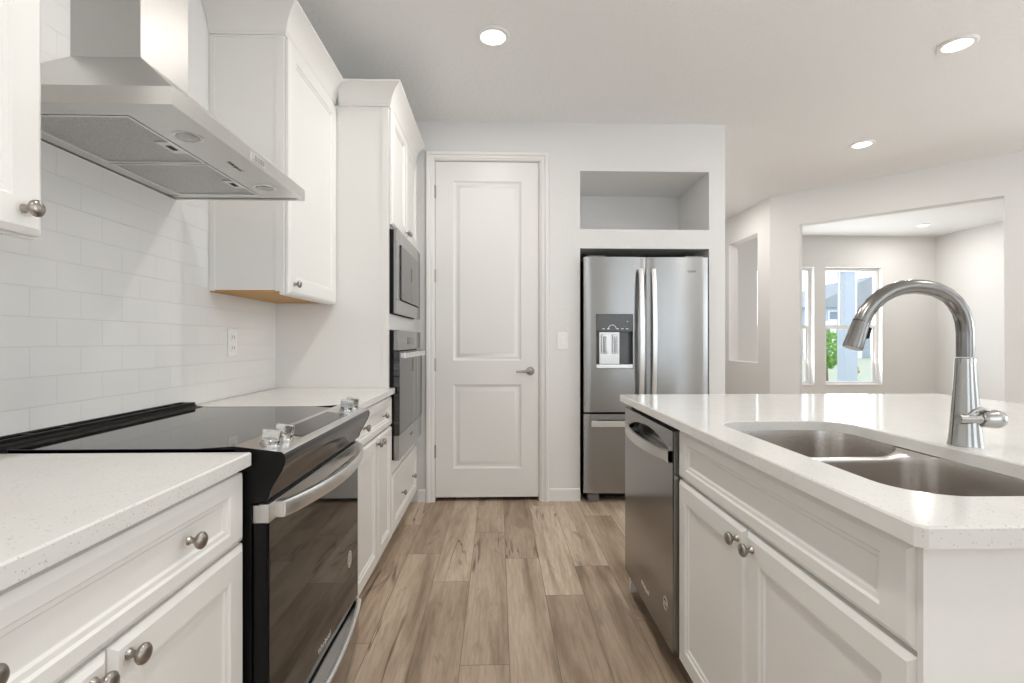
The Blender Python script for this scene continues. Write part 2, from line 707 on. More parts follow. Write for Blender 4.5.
# ------------------------------------------------------------------ pantry door
def ogee_casing():
    b = MB()
    # outline of the casing swept around the opening: (outset from the opening, y)
    prof = [(.003, 0), (.003, -.008), (.008, -.012), (.014, -.012), (.017, -.017), (.036, -.018), (.042, -.026), (.060, -.028), (.068, -.018), (.068, 0)]
    x0, x1, zt = -.455, .303, 2.474
    lps = []
    for px, pz in ((0, 0), (0, 1), (1, 1), (1, 0)):
        lp = []
        for q, y in prof:
            xx = (x0 - q) if px == 0 else (x1 + q)
            lp.append((xx, YB + y, (zt + q) if pz else 0))
        lps.append(lp)
    b.loops(lps)
    return b


struct(ogee_casing().build('trim_1', M['trim_paint']), 'white moulded casing around the pantry door')
jb = MB()
jb.box(-.463, -.457, YB, YB + .12, 0, 2.486)
jb.box(.300, .325, YB, YB + .12, 0, 2.486)
jb.box(-.457, .300, YB, YB + .12, 2.474, 2.486)
jb.box(-.457, .300, YB + .045, YB + .075, 2.44, 2.474)
struct(jb.build('trim_2', M['trim_paint']), 'white door jamb')

DW, DZ = .751, 2.44
door = thing('door_1', 'tall white two-panel pantry door with lever handle', 'door', (-.454, YB + .004, .03))
struct(door)
b = MB()
st, r1, r2, r3 = .128, .150, .115, .209
zA0, zA1 = r3, .820          # lower panel
zB0, zB1 = .995, DZ - .14  # upper panel
b.loops([[(0, .04, 0), (DW, .04, 0), (DW, .04, DZ), (0, .04, DZ)], [(0, 0, 0), (DW, 0, 0), (DW, 0, DZ), (0, 0, DZ)]], cap1=False)
for q in ((0, st, 0, DZ), (DW - st, DW, 0, DZ), (st, DW - st, 0, zA0), (st, DW - st, zA1, zB0), (st, DW - st, zB1, DZ)):
    b.bm.faces.new([b.bm.verts.new(p) for p in ((q[0], 0, q[2]), (q[1], 0, q[2]), (q[1], 0, q[3]), (q[0], 0, q[3]))])
for z0, z1 in ((zA0, zA1), (zB0, zB1)):
    lp = []
    for ins, y in ((0, 0), (.004, .004), (.014, .010), (.022, .0115), (.030, .010), (.048, .003), (.052, .0025)):
        lp.append([(st + ins, y, z0 + ins), (DW - st - ins, y, z0 + ins), (DW - st - ins, y, z1 - ins), (st + ins, y, z1 - ins)])
    b.loops(lp, cap0=False)
bmesh.ops.remove_doubles(b.bm, verts=b.bm.verts, dist=.0002)
b.build('door_panel', M['trim_paint'], door, 25)
h = MB()
h.lathe([(.031, 0), (.031, .004), (.028, .008), (.012, .009), (.011, .045), (.011, .052)], (.690, 0, .918), (0, -1, 0), 28)
h.tube([(.688, -.046, .918), (.66, -.048, .918), (.62, -.047, .917), (.585, -.044, .916)], [.0095, .0095, .008, .007], 12)
h.build('door_handle', M['nickel'], door)
for z in (.335, .965, 1.61, 2.22):
    g = MB()
    g.box(-.012, .004, -.006, .0, z - .045, z + .045)
    g.cyl((-.004, -.008, z - .048), (-.004, -.008, z + .048), .006, 10)
    g.build('hinge', M['nickel'], door)

# light switch between the door and the refrigerator
s_ = thing('light_switch', 'white rocker light switch on the wall right of the pantry door', 'light switch', (.469, YB, 1.167))
MB().box(-.038, .038, -.006, 0, -.060, .060, .003).build('cover_plate', M['plastic'], s_)
MB().box(-.017, .017, -.010, -.004, -.034, .034, .002).build('rocker', M['plastic'], s_)

# outlet on the tile
s_ = thing('wall_outlet', 'white duplex outlet on the tile backsplash', 'outlet', (XL + .008, 2.274, 1.158), R(90))
MB().box(-.040, .040, -.006, 0, -.062, .062, .003).build('cover_plate', M['plastic'], s_)
for dz in (-.024, .024):
    p = MB().box(-.019, .019, -.0085, -.004, dz - .017, dz + .017, .003).build('receptacle', M['plastic'], s_)
    q = MB()
    for dx in (-.008, .008):
        q.box(dx - .0015, dx + .0015, -.0088, -.008, dz - .006, dz + .008)
    q.build('slots', M['dark_gap'], p)


# ------------------------------------------------------------------ cabinet kit (front faces local -Y at y = 0, box behind it)
T = .019


def door_front(x0, x1, z0, z1, fx=.062, fz=.062):
    b = MB()
    pr = [(0, 0, T), (0, 0, .008), (.003, .003, .005), (.008, .008, .0025), (.012, .012, 0)]
    for d, y in ((-.002, 0), (.002, .0045), (.010, .0055), (.014, .0095), (.018, .0105)):
        pr.append((fx + d, fz + d, y))
    b.panel(x0, x1, z0, z1, T, pr)
    return b


def knob(parent, x, z, y=0):
    b = MB()
    b.lathe([(.0085, 0), (.0085, .002), (.006, .005), (.0052, .011), (.0065, .014), (.0125, .017), (.0155, .021), (.0155, .025), (.0125, .0285), (.006, .0305), (.0005, .031)], (x, y, z), (0, -1, 0), 20)
    return b.build('knob', M['nickel'], parent, 50)


def base_cabinet(name, label, loc, rz, wd, depth, drawer_knobs, door_split, group=None):
    o = thing(name, label, 'cabinet', loc, rz, group)
    b = MB()
    b.box(0, wd, T + .001, depth, .10, .884)
    b.build('body', M['white_paint'], o)
    box(.002, wd - .002, .075, depth, 0, .10).build('toe_kick', M['white_paint'], o)
    d = door_front(.004, wd - .004, .715, .867, .062, .036).build('drawer', M['white_paint'], o, 20)
    for x in drawer_knobs:
        knob(d, x, .796)
    for x0, x1, kx in ((.004, door_split - .002, door_split - .034), (door_split + .002, wd - .004, door_split + .034)):
        d = door_front(x0, x1, .106, .709).build('door', M['white_paint'], o, 20)
        knob(d, kx, .681)
    return o


DF = -.570
DB = -.570
CD = (DB - XL) - .004      # box depth up to the wall
base_cabinet('base_cabinet', 'white base cabinet left of the range under the near counter', (DB, .378, 0), R(90), .770, CD, (.18, .560), .376)
base_cabinet('base_cabinet', 'white base cabinet behind the viewer, next along the near counter', (DB, -.390, 0), R(90), .764, CD, (.19, .57), .382)
base_cabinet('base_cabinet', 'white two-door base cabinet between the range and the tall oven cabinet', (DB, 1.910, 0), R(90), .805, CD, (.225, .585), .490)


def counter(name, label, outline, holes=(), zt=.914, th=.030):
    """stone slab with eased edges; OUTLINE and HOLES are counter-clockwise"""
    b = MB()
    e = .003
    o1 = inset(outline, e)
    hs = [(hh, inset(hh, -e)) for hh in holes]

    def ring(pts, z):
        return [b.bm.verts.new((x, y, z)) for x, y in pts]

    def band(a, c):
        n = len(a)
        for i in range(n):
            j = (i + 1) % n
            b.bm.faces.new((a[i], a[j], c[j], c[i]))

    def edges(r):
        return [b.bm.edges.get((r[i], r[(i + 1) % len(r)])) or b.bm.edges.new((r[i], r[(i + 1) % len(r)])) for i in range(len(r))]
    tops, bots = [], []
    for base, ins in [(outline, o1)] + hs:
        r0 = ring(ins, zt)
        r1 = ring(base, zt - e)
        r2 = ring(base, zt - th)
        band(r0, r1)
        band(r1, r2)
        tops += edges(r0)
        bots += edges(r2)
    bmesh.ops.triangle_fill(b.bm, edges=tops, use_beauty=True)
    bmesh.ops.triangle_fill(b.bm, edges=bots, use_beauty=True)
    return tag(b.build(name, M['quartz'], None, 30), label, 'countertop')


TW = XL + .008
counter('countertop', 'white speckled quartz countertop left of the range', [(TW, -.39), (-.556, -.39), (-.556, 1.143), (TW, 1.143)])
counter('countertop', 'white quartz countertop right of the range beside the tall cabinet', [(TW, 1.908), (-.556, 1.908), (-.556, 2.7165), (TW, 2.7165)])


def crown(wd, depth, z0, far_return=False, near_return=True, out=.072, ht=.113):
    b = MB()
    k = out / .072
    prof = [(0, .002), (.005, .002), (.006, .008), (.011, .014), (.013, .024), (.018, .042), (.028, .062), (.043, .082), (.060, .096), (.066, .100), (.072, .104), (.072, .113), (0, .113)]
    lps = []
    pts = []
    if near_return:
        pts += [(-1, None), (-1, -1)]
    else:
        pts += [(0, -1)]
    pts += [(2, -1)] if not far_return else [(1, -1), (1, None)]
    for px, py in pts:
        lp = []
        for q, z in prof:
            q *= k
            x = -q if px == -1 else (wd if px == 2 else (wd + q if px == 1 else 0))
            y = depth if py is None else T - q
            lp.append((x, y, z0 + z))
        lps.append(lp)
    b.loops(lps)
    return b


def upper_cabinet(name, label, y0, wd, knob_at, near_return):
    X = -.865
    dp = X - XL - .010
    zb = 1.372
    o = thing(name, label, 'cabinet', (X, y0, zb), R(90))
    b = MB()
    zt = 2.43 - zb
    b.box(0, wd, T + .002, dp, .004, zt)
    b.box(-.003, .0, T + .002, T + .038, 0, zt)
    b.box(-.003, .0, dp - .022, dp, 0, zt)
    b.box(-.003, .0, T + .038, dp - .022, zt - .008, zt)
    b.build('body', M['white_paint'], o)
    box(.001, wd - .001, T + .022, dp - .002, -.004, .0039).build('underside', M['wood_under'], o, label='honey maple underside')
    box(0, wd, T + .002, T + .021, -.014, .004).build('bottom_rail', M['white_paint'], o)
    crown(wd, dp, zt, False, near_return).build('crown_moulding', M['white_paint'], o, 30)
    d = door_front(.008, wd - .006, -.010, zt - .008, .066, .066).build('door', M['white_paint'], o, 20)
    knob(d, knob_at, .034)
    return o


upper_cabinet('upper_cabinet', 'white upper cabinet on the far side of the hood, beside the tall cabinet', 2.098, .618, .050, True)
upper_cabinet('upper_cabinet', 'white upper cabinet at the left edge, nearest to the viewer', .526, .460, .411, True)

# tall oven cabinet
TY, TWD = 2.720, .838
TD = DF - XL - .004
tall = thing('tall_oven_cabinet', 'tall white cabinet housing the microwave and wall oven', 'cabinet', (DF, TY, 0), R(90))
b = MB()
b.box(0, .020, T + .002, TD, .10, 2.43)
b.box(TWD - .020, TWD, T + .002, TD, .10, 2.43)
b.box(.02, TWD - .02, T + .002, TD, 1.787, 2.43)
b.box(.02, TWD - .02, T + .002, TD, .10, .505)
b.box(.02, TWD - .02, T + .002, TD, 1.228, 1.315)
b.box(.02, TWD - .02, TD - .02, TD, .505, 1.787)
b.box(-.003, 0, T + .002, T + .036, .10, .882)
b.box(-.003, 0, T + .002, T + .036, .915, 2.43)
b.box(-.003, 0, T + .036, TD - .02, 2.422, 2.43)
b.build('body', M['white_paint'], tall)
box(.002, TWD - .002, .075, TD, 0, .10).build('toe_kick', M['white_paint'], tall)
crown(TWD, .285, 2.43, False, True).build('crown_moulding', M['white_paint'], tall, 30)
for x0, x1, kx in ((.012, TWD / 2 - .002, TWD / 2 - .030), (TWD / 2 + .002, TWD - .012, TWD / 2 + .030)):
    d = door_front(x0, x1, 1.800, 2.420).build('door', M['white_paint'], tall, 20)
    knob(d, kx, 1.836)
d = door_front(.012, TWD - .012, .108, .428, .062, .062).build('drawer', M['white_paint'], tall, 20)
for kx in (.26, .62):
    knob(d, kx, .270)

# built-in microwave
mw = thing('built_in_microwave', 'stainless built-in microwave in the tall cabinet above the wall oven', 'microwave', (DF, TY + .024, 1.318), R(90))
MWW, MWH = .790, .464
box(.01, MWW - .01, .0, .45, .004, MWH - .004).build('body', M['black_matte'], mw)
b = MB()
b.box(0, MWW, -.022, -.001, 0, .075, .002)
b.box(0, MWW, -.022, -.001, MWH - .075, MWH, .002)
b.box(0, .07, -.022, -.001, .0755, MWH - .0755, .001)
b.box(MWW - .07, MWW, -.022, -.001, .0755, MWH - .0755, .001)
b.build('trim_frame', M['steel_v'], mw)
box(.074, .585, -.030, -.002, .080, MWH - .080, .002).build('door', M['oven_glass'], mw, label='dark glass microwave door')
box(.590, MWW - .074, -.028, -.002, .080, MWH - .080, .002).build('control_panel', M['glass_black'], mw)

# wall oven
wo = thing('wall_oven', 'stainless wall oven below the microwave in the tall cabinet', 'oven', (DF, TY + .024, .508), R(90))
WH = .718
box(.01, MWW - .01, .0, .55, .004, WH - .004).build('body', M['black_matte'], wo)
box(0, MWW, -.024, -.001, WH - .112, WH, .002).build('control_panel', M['steel_dark'], wo)
box(.30, .51, -.0255, -.022, WH - .080, WH - .036).build('display', M['glass_black'], wo)
d = box(0, MWW, -.034, -.001, .145, WH - .118, .002).build('oven_door', M['oven_glass'], wo, label='dark glass oven door')
hb = MB()
hb.box(.02, MWW - .02, -.062, -.048, WH - .155, WH - .125, .004)
hb.box(.03, .06, -.052, -.030, WH - .152, WH - .128)
hb.box(MWW - .06, MWW - .03, -.052, -.030, WH - .152, WH - .128)
hb.build('handle', M['steel_bright'], d)
d = box(0, MWW, -.030, -.001, .004, .140, .002).build('lower_panel', M['steel_v'], wo)
lettering('logo', 'Whirlpool', .022, M['logo_grey'], d, (MWW / 2, -.0305, .085), (R(90), 0, 0))

# ------------------------------------------------------------------ range
RX = -.526
RW = .748
rg = thing('range', 'black and stainless slide-in electric range with front controls', 'range', (RX, 1.157, 0), R(90))
b = MB()
b.box(.001, RW - .001, .037, .655, .05, .904)
b.build('body', M['black'], rg)
for x in (.05, RW - .05):
    for y in (.09, .60):
        MB().cyl((x, y, 0), (x, y, .05), .018, 12).build('foot', M['black_matte'], rg)
b = MB()
b.box(0, RW, .072, .580, .905, .9180, .0015)
b.build('cooktop', M['glass_black'], rg, label='black ceramic glass cooktop')
# rear vent with slots
v = MB()
v.prism([(.578, .905), (.662, .905), (.662, .928), (.606, .928), (.602, .922), (.582, .9205), (.578, .918)], 0, .0, RW)
v.box(0, RW, .606, .618, .9275, .9365, .002)
v.box(0, RW, .648, .662, .9275, .9365, .002)
for x0, x1 in ((0, .022), (.102, .108), (.208, .216), (.532, .540), (.640, .646), (RW - .022, RW)):
    v.box(x0, x1, .617, .649, .9275, .9358)
v.build('rear_vent', M['black_matte'], rg)
# front control console: sloped top, curved fascia
top = [(.076, .924), (-.030, .908), (-.036, .904)]
curve = [(-.036, .904), (-.040, .895), (-.0385, .884), (-.032, .868), (-.022, .850), (-.012, .834), (-.005, .820), (-.002, .808), (.002, .800), (.05, .800), (.076, .81)]
b = MB()
b.prism([(.076, .921), (-.030, .908)] + curve, 0, .003, RW - .003)
b.build('control_fascia', M['fascia'], rg, 40)
b = MB()
b.prism([(.077, .9235), (-.031, .9098), (-.036, .9055), (-.030, .907), (.077, .9205)], 0, .003, RW - .003)
b.build('control_panel', M['steel'], rg)
for x0, x1 in ((0, .003), (RW - .003, RW)):
    b = MB()
    b.prism([(.577, .9186), (.16, .9186), (.077, .9235), (-.031, .9098)] + [(y - .001, z) for y, z in curve[:-2]] + [(.05, .79), (.20, .79), (.577, .895)], 0, x0, x1)
    b.build('end_cap', M['black'], rg)


def on_console(y):
    return .9235 - (.077 - y) * (.9235 - .9098) / .108


b = MB()
b.loops([[(x, y, on_console(y) + dz) for x, y in ((.175, -.012), (.575, -.012), (.575, .060), (.175, .060))] for dz in (.0003, .0012)])
b.build('control_display', M['glass_black'], rg)
for kx in (.045, .118, .637, .706):
    ky = .014
    z = on_console(ky)
    b = MB()
    b.lathe([(.023, -.002), (.024, .004), (.024, .006)], (kx, ky, z), (0, -.15, 1), 28)
    b.lathe([(.0215, .006), (.0215, .016), (.020, .018)], (kx, ky, z), (0, -.15, 1), 28)
    kn = b.build('control_knob', M['chrome'], rg)
    g = MB().box(-.006, .006, -.022, .022, .016, .040, .003)
    g.transform(Matrix.Translation((kx, ky, z)) @ Matrix.Rotation(R(8), 4, 'X'))
    g.build('grip', M['chrome'], kn)

# oven door
b = MB()
b.box(.004, RW - .004, .004, .035, .205, .745, .003)
od = b.build('oven_door', M['black'], rg)
box(.012, RW - .012, .0, .0045, .212, .745, .001).build('door_glass', M['oven_glass'], od, label='dark reflective door glass')
b = MB()
b.box(.003, RW - .003, -.002, .022, .746, .790, .003)
b.box(.006, RW - .006, .022, .036, .746, .786)
b.build('door_rail', M['steel'], od)
for zz, y0 in ((.7935, .010),):
    box(.01, RW - .01, y0, .034, .7905, .797).build('door_vent', M['black_matte'], od)
hb = MB()
N = 28
ptsf = []
for k in range(N + 1):
    u = k / N
    x = .038 + (RW - .076) * u
    y = -.018 - .050 * math.sin(PI * u) ** .8
    ptsf.append((x, y))
lps = []
for x, y in ptsf:
    lps.append([(x, y + .007, .748), (x, y - .003, .749), (x, y - .007, .757), (x, y - .007, .779), (x, y - .003, .787), (x, y + .007, .788)])
hb.loops(lps)
for x in (.046, RW - .046):
    hb.box(x - .012, x + .012, -.020, .000, .749, .787, .002)
hb.build('handle', M['steel_bright'], od)
lg = MB()
lg.lathe([(.0235, 0), (.0235, .0006)], (.632, -.0001, .392), (0, -1, 0), 32, squash=1.25)
disc = lg.build('emblem', M['logo_silver'], od, label='round silver emblem')
lg = MB()
for r_ in (.019, .009):
    lg.loops([[(.632 + r * math.cos(2 * PI * k / 32), yy, .392 + 1.25 * r * math.sin(2 * PI * k / 32)) for k in range(32)] for r, yy in ((r_, -.0007), (r_, -.0011), (r_ - .002, -.0011), (r_ - .002, -.0007))], True, False, False)
lg.build('emblem_ring', M['logo_grey'], disc)
lettering('logo', 'Whirlpool', .026, M['logo_silver'], od, (RW * .5, -.0006, .250), (R(90), 0, 0))
# storage drawer with bowed lip
b = MB()
lps = []
for k in range(N + 1):
    u = k / N
    x = .004 + (RW - .008) * u
    bow = .026 * math.sin(PI * u) ** .8
    top_z = .196 - .020 * math.sin(PI * u)
    lps.append([(x, .035, .055), (x, .004 - bow, .055), (x, -.002 - bow, .065), (x, -.002 - bow, top_z - .012), (x, .002 - bow, top_z), (x, .035, .198)])
b.loops(lps)
sd = b.build('storage_drawer', M['steel_dark'], rg)
b = MB()
lps = []
for k in range(N + 1):
    u = k / N
    x = .005 + (RW - .010) * u
    bow = .026 * math.sin(PI * u) ** .8
    top_z = .196 - .020 * math.sin(PI * u)
    y = -.003 - bow
    lps.append([(x, y - .008, top_z - .012), (x, y - .008, top_z - .004), (x, y - .002, top_z + .001), (x, y + .006, top_z + .001), (x, y + .006, top_z - .012)])
b.loops(lps)
b.build('drawer_lip', M['steel_bright'], sd)

# ------------------------------------------------------------------ range hood
HX = -.72
hd = thing('range_hood', 'stainless wall-mounted chimney range hood over the range', 'range hood', (HX, 1.125, 1.687), R(90))
HW, HD = .762, HX * 1 - (XL + .008) if False else (HX - (XL + .008))
hh = .040
ch0, ch1, cd = .303, .517, .192       # chimney across, and its depth from the wall
b = MB()
rim = [(0, 0), (HW, 0), (HW, HD), (0, HD)]
tp = [(ch0 - .002, HD - cd - .002), (ch1 + .002, HD - cd - .002), (ch1 + .002, HD), (ch0 - .002, HD)]
lp = [[(x, y, 0) for x, y in [(.02, .02), (HW - .02, .02), (HW - .02, HD - .005), (.02, HD - .005)]],
      [(x, y, 0) for x, y in rim], [(x, y, hh) for x, y in rim], [(x, y, .270) for x, y in tp]]
b.loops(lp, cap0=False)
b.build('canopy', M['steel'], hd, 20)
# underside: front light rail, recessed filters
b = MB()
b.box(.02, HW - .02, .0195, .138, .002, .006)
b.box(.004, .062, .138, HD - .006, .002, .006)
b.box(HW - .062, HW - .004, .138, HD - .006, .002, .006)
b.box(.05, HW - .05, HD - .045, HD - .006, .002, .006)
b.build('underside', M['steel'], hd)
for x0, x1 in ((.064, HW / 2 - .003), (HW / 2 + .003, HW - .064)):
    f = MB()
    f.box(x0, x1, .140, HD - .047, .006, .022)
    fl = f.build('grease_filter', M['filter'], hd)
    f = MB()
    f.box(x0, x1, .140, .148, .001, .012)
    f.box(x0, x1, HD - .055, HD - .047, .001, .012)
    f.box(x0, x0 + .008, .148, HD - .055, .001, .012)
    f.box(x1 - .008, x1, .148, HD - .055, .001, .012)
    f.build('filter_rim', M['steel_bright'], fl)
    xm = (x0 + x1) / 2 + .04
    box(xm - .040, xm + .040, .150, .186, .0025, .0065).build('latch_plate', M['steel'], fl)
    box(xm - .016, xm + .016, .160, .174, .0015, .0030).build('latch', M['dark_gap'], fl)
for x in (.182, HW - .158):
    lm = MB()
    lm.lathe([(.036, 0), (.036, .002), (.031, .0035), (.029, .002), (.029, .0005)], (x, .076, .0018), (0, 0, -1), 32, cap1=False)
    lm_o = lm.build('hood_lamp', M['steel_bright'], hd)
    MB().lathe([(.027, 0), (.024, .003), (.012, .0045), (.0005, .005)], (x, .076, .0012), (0, 0, -1), 28).build('lens', M['faucet_light'], lm_o)
b = MB()
b.box(ch0, ch1, HD - cd, HD, .265, H - 1.687)
b.build('chimney', M['chimney'], hd)
b = MB()
for k in range(5):
    x = .362 + k * .015
    b.box(x, x + .010, -.0045, .001, .012, .026, .001)
b.build('buttons', M['chrome'], hd)
box(.352, .442, -.0012, .0, .008, .030).build('button_plate', M['steel_bright'], hd)
lettering('logo', 'Whirlpool', .020, M['logo_grey'], hd, (.400, .070, .0015), (PI, 0, 0))

# ------------------------------------------------------------------ refrigerator
fr = thing('refrigerator', 'stainless french-door refrigerator with water dispenser in the wall alcove', 'refrigerator', (.618, 3.585, 0))
FW = .905
b = MB()
b.box(.004, FW - .004, .062, .72, .065, 1.765, .004)
b.build('body', M['black_matte'], fr)
MB().box(.01, FW - .01, .09, .70, .02, .066).build('base_grille', M['black_matte'], fr)
for x in (.035, FW - .115):
    MB().box(x, x + .08, .02, .12, 0, .058, .006).build('foot', M['logo_grey'], fr)
box(.03, .16, .015, .12, 1.765, 1.785, .004).build('hinge_cover', M['logo_grey'], fr)
box(FW - .16, FW - .03, .015, .12, 1.765, 1.785, .004).build('hinge_cover', M['logo_grey'], fr)


def bowed_front(x0, x1, z0, z1, bow, hole=None, th=.06):
    b = MB()
    n = 16
    xs_ = sorted(set([x0 + (x1 - x0) * k / n for k in range(n + 1)] + ([hole[0], hole[1]] if hole else [])))
    zs_ = sorted(set([z0, z1] + ([hole[2], hole[3]] if hole else [])))

    def yy(x):
        u = (x - x0) / (x1 - x0)
        e = .006 * (max(0, 1 - u / .03) ** 2 + max(0, 1 - (1 - u) / .03) ** 2)
        return -bow * (1 - (2 * u - 1) ** 2) + e
    g = {}
    for i, x in enumerate(xs_):
        for j, z in enumerate(zs_):
            g[i, j] = b.bm.verts.new((x, yy(x), z))
    for i in range(len(xs_) - 1):
        for j in range(len(zs_) - 1):
            if hole and hole[0] - 1e-6 <= xs_[i] < hole[1] - 1e-6 and hole[2] - 1e-6 <= zs_[j] < hole[3] - 1e-6:
                continue
            b.bm.faces.new((g[i, j], g[i + 1, j], g[i + 1, j + 1], g[i, j + 1]))
    I, J = len(xs_) - 1, len(zs_) - 1
    bk = {}
    for i in (0, I):
        for j in range(J + 1):
            bk[i, j] = b.bm.verts.new((xs_[i], th, zs_[j]))
    for i in (0, I):
        for j in range(J):
            b.bm.faces.new((g[i, j], g[i, j + 1], bk[i, j + 1], bk[i, j]))
    for j in (0, J):
        b.bm.faces.new([g[i, j] for i in range(I + 1)] + [bk[I, j], bk[0, j]])
    b.bm.faces.new([bk[0, j] for j in range(J + 1)] + [bk[I, j] for j in range(J, -1, -1)])
    return b


def fridge_handle(parent, x, z0, z1):
    b = MB()
    n = 20
    lps = []
    for k in range(n + 1):
        u = k / n
        z = z0 + (z1 - z0) * u
        y = -.030 - .038 * math.sin(PI * u) ** .7
        lps.append([(x - .017, y + .005, z), (x - .015, y - .004, z), (x, y - .006, z), (x + .015, y - .004, z), (x + .017, y + .005, z), (x, y + .008, z)])
    b.loops(lps)
    for z in (z0 + .012, z1 - .012):
        b.box(x - .012, x + .012, -.036, .004, z - .012, z + .012, .003)
    return b.build('handle', M['steel_bright'], parent)


DH = (.087, .355, .967, 1.361)
dl = bowed_front(0, .449, .655, 1.772, .010, DH).build('left_door', M['fridge_steel'], fr, 30)
dr = bowed_front(.455, FW, .655, 1.772, .010).build('right_door', M['fridge_steel'], fr, 30)
fridge_handle(dl, .405, .70, 1.685)
fridge_handle(dr, .497, .70, 1.685)
lettering('logo', 'Whirlpool', .026, M['logo_grey'], dr, (.757, -.0086, 1.672), (R(90), 0, 0))
# dispenser
b = MB()
x0, x1, z0, z1 = DH
b.loops([[(x0, -.008, z0), (x1, -.008, z0), (x1, -.008, z1), (x0, -.008, z1)], [(x0, .052, z0), (x1, .052, z0), (x1, .052, z1), (x0, .052, z1)]], cap0=False)
dp = b.build('dispenser', M['dispenser'], dl, label='recessed water and ice dispenser')
b = MB()
b.loops([[(x0 + .002, y_, z) for y_, z in ((.05, 1.235), (-.004, 1.235), (-.006, 1.359), (.05, 1.359))], [(x1 - .002, y_, z) for y_, z in ((.05, 1.235), (-.004, 1.235), (-.006, 1.359), (.05, 1.359))]])
b.build('control_display', M['dispenser'], dp)
b = MB()
for k in range(6):
    if k == 2:
        continue
    xx = x0 + .046 + .034 * k
    MB().box(xx, xx + .017, -.0075, -.0055, 1.252, 1.257).build('button_mark', M['logo_silver'], dp)
for k in range(13):
    a0, a1 = PI * k / 13, PI * (k + 1) / 13
    b.loops([[(x0 + .118 + r * math.cos(a), y_, 1.255 + r * math.sin(a)) for r, y_ in ((.029, -.0068), (.029, -.0052), (.026, -.0052), (.026, -.0068))] for a in (a0, a1)])
b.build('arc_mark', M['logo_silver'], dp)
b = MB()
b.cyl((x1 - .040, -.0075, 1.306), (x1 - .040, -.0045, 1.306), .003, 10)
b.build('indicator', M['logo_silver'], dp)
box(x0 + .030, x0 + .178, .028, .050, z0 + .032, 1.232, .003).build('chute_panel', M['steel'], dp)
for xx in (x0 + .044, x0 + .124):
    p = MB().box(xx, xx + .046, .008, .028, 1.075, 1.215, .005).build('paddle', M['logo_silver'], dp)
    MB().box(xx + .010, xx + .036, .005, .009, 1.082, 1.200, .002).build('paddle_inset', M['steel_dark'], p)
box(x0 + .002, x1 - .002, -.010, .050, z0 + .002, z0 + .030, .002).build('drip_tray', M['steel_bright'], dp)
fz = bowed_front(0, FW, .070, .640, .010).build('freezer_drawer', M['fridge_steel'], fr, 30)
b = MB()
b.box(.045, FW - .045, -.062, -.048, .556, .596, .004)
b.box(.060, .090, -.050, .004, .562, .590)
b.box(FW - .09, FW - .06, -.050, .004, .562, .590)
b.build('handle', M['steel_bright'], fz)

# ------------------------------------------------------------------ island (front faces -X)
IF = .598
IY0, IY1 = .702, 2.318
sb = thing('sink_base_cabinet', 'white sink base cabinet in the near half of the island', 'cabinet', (IF, 1.648, 0), R(-90))
SW = 1.648 - IY0
b = MB()
b.box(0, SW, T + .001, .50, .10, .660)
b.box(0, SW, T + .001, .040, .660, .882)
b.box(0, .019, .040, .50, .660, .882)
b.box(SW - .019, SW, .040, .50, .660, .882)
b.build('body', M['white_paint'], sb)
box(0, SW - .02, .075, .50, 0, .10).build('toe_kick', M['white_paint'], sb)
dx1 = 1.648 - .704
door_front(.002, dx1, .714, .870, .066, .038).build('false_drawer_front', M['white_paint'], sb, 20)
sp_ = 1.648 - 1.196
for x0, x1, kx in ((.002, sp_ - .002, sp_ - .036), (sp_ + .002, dx1, sp_ + .036)):
    d = door_front(x0, x1, .106, .706).build('door', M['white_paint'], sb, 20)
    knob(d, kx, .672)

dw = thing('dishwasher', 'dark stainless dishwasher in the island beside the sink cabinet', 'dishwasher', (IF - .014, 2.286, 0), R(-90))
WD = 2.286 - 1.654
b = MB()
b.box(.004, WD - .004, .032, .50, .10, .872)
b.build('body', M['black_matte'], dw)
box(.01, WD - .01, .085, .48, 0, .10).build('toe_kick', M['black_matte'], dw)
# door with a pocket behind a bowed bar
b = MB()
z0, z1 = .118, .862
px0, px1, pz0, pz1 = .055, WD - .030, .765, .835
xs_ = [0, .003, px0] + [px0 + (px1 - px0) * k / 16 for k in range(1, 16)] + [px1, WD - .003, WD]


def arc_top(x):
    if x <= px0 or x >= px1:
        return pz0 + .012
    return pz0 + .012 + (pz1 - pz0 - .012) * math.sin(PI * (x - px0) / (px1 - px0)) ** .6


for i in range(len(xs_) - 1):
    a, c = xs_[i], xs_[i + 1]
    inside = px0 - 1e-6 <= a < px1 - 1e-6

    def yb(x):
        return .003 if (x < .001 or x > WD - .001) else 0
    def q(zz):
        b.bm.faces.new([b.bm.verts.new(p) for p in ((a, yb(a), zz[0]), (c, yb(c), zz[1]), (c, yb(c), zz[2]), (a, yb(a), zz[3]))])
    if inside:
        q((z0, z0, pz0, pz0))
        q((arc_top(a), arc_top(c), z1, z1))
        # pocket
        b.bm.faces.new([b.bm.verts.new(p) for p in ((a, .028, pz0), (c, .028, pz0), (c, .022, arc_top(c)), (a, .022, arc_top(a)))])
        b.bm.faces.new([b.bm.verts.new(p) for p in ((a, 0, pz0), (c, 0, pz0), (c, .028, pz0), (a, .028, pz0))])
        b.bm.faces.new([b.bm.verts.new(p) for p in ((a, 0, arc_top(a)), (c, 0, arc_top(c)), (c, .022, arc_top(c)), (a, .022, arc_top(a)))])
    else:
        q((z0, z0, z1, z1))
for x in (px0, px1):
    b.bm.faces.new([b.bm.verts.new(p) for p in ((x, 0, pz0), (x, .028, pz0), (x, .022, arc_top(x)), (x, 0, arc_top(x)))])
for x, in ((0,), (WD,)):
    b.bm.faces.new([b.bm.verts.new(p) for p in ((x, .003, z0), (x, .030, z0), (x, .030, z1), (x, .003, z1))])
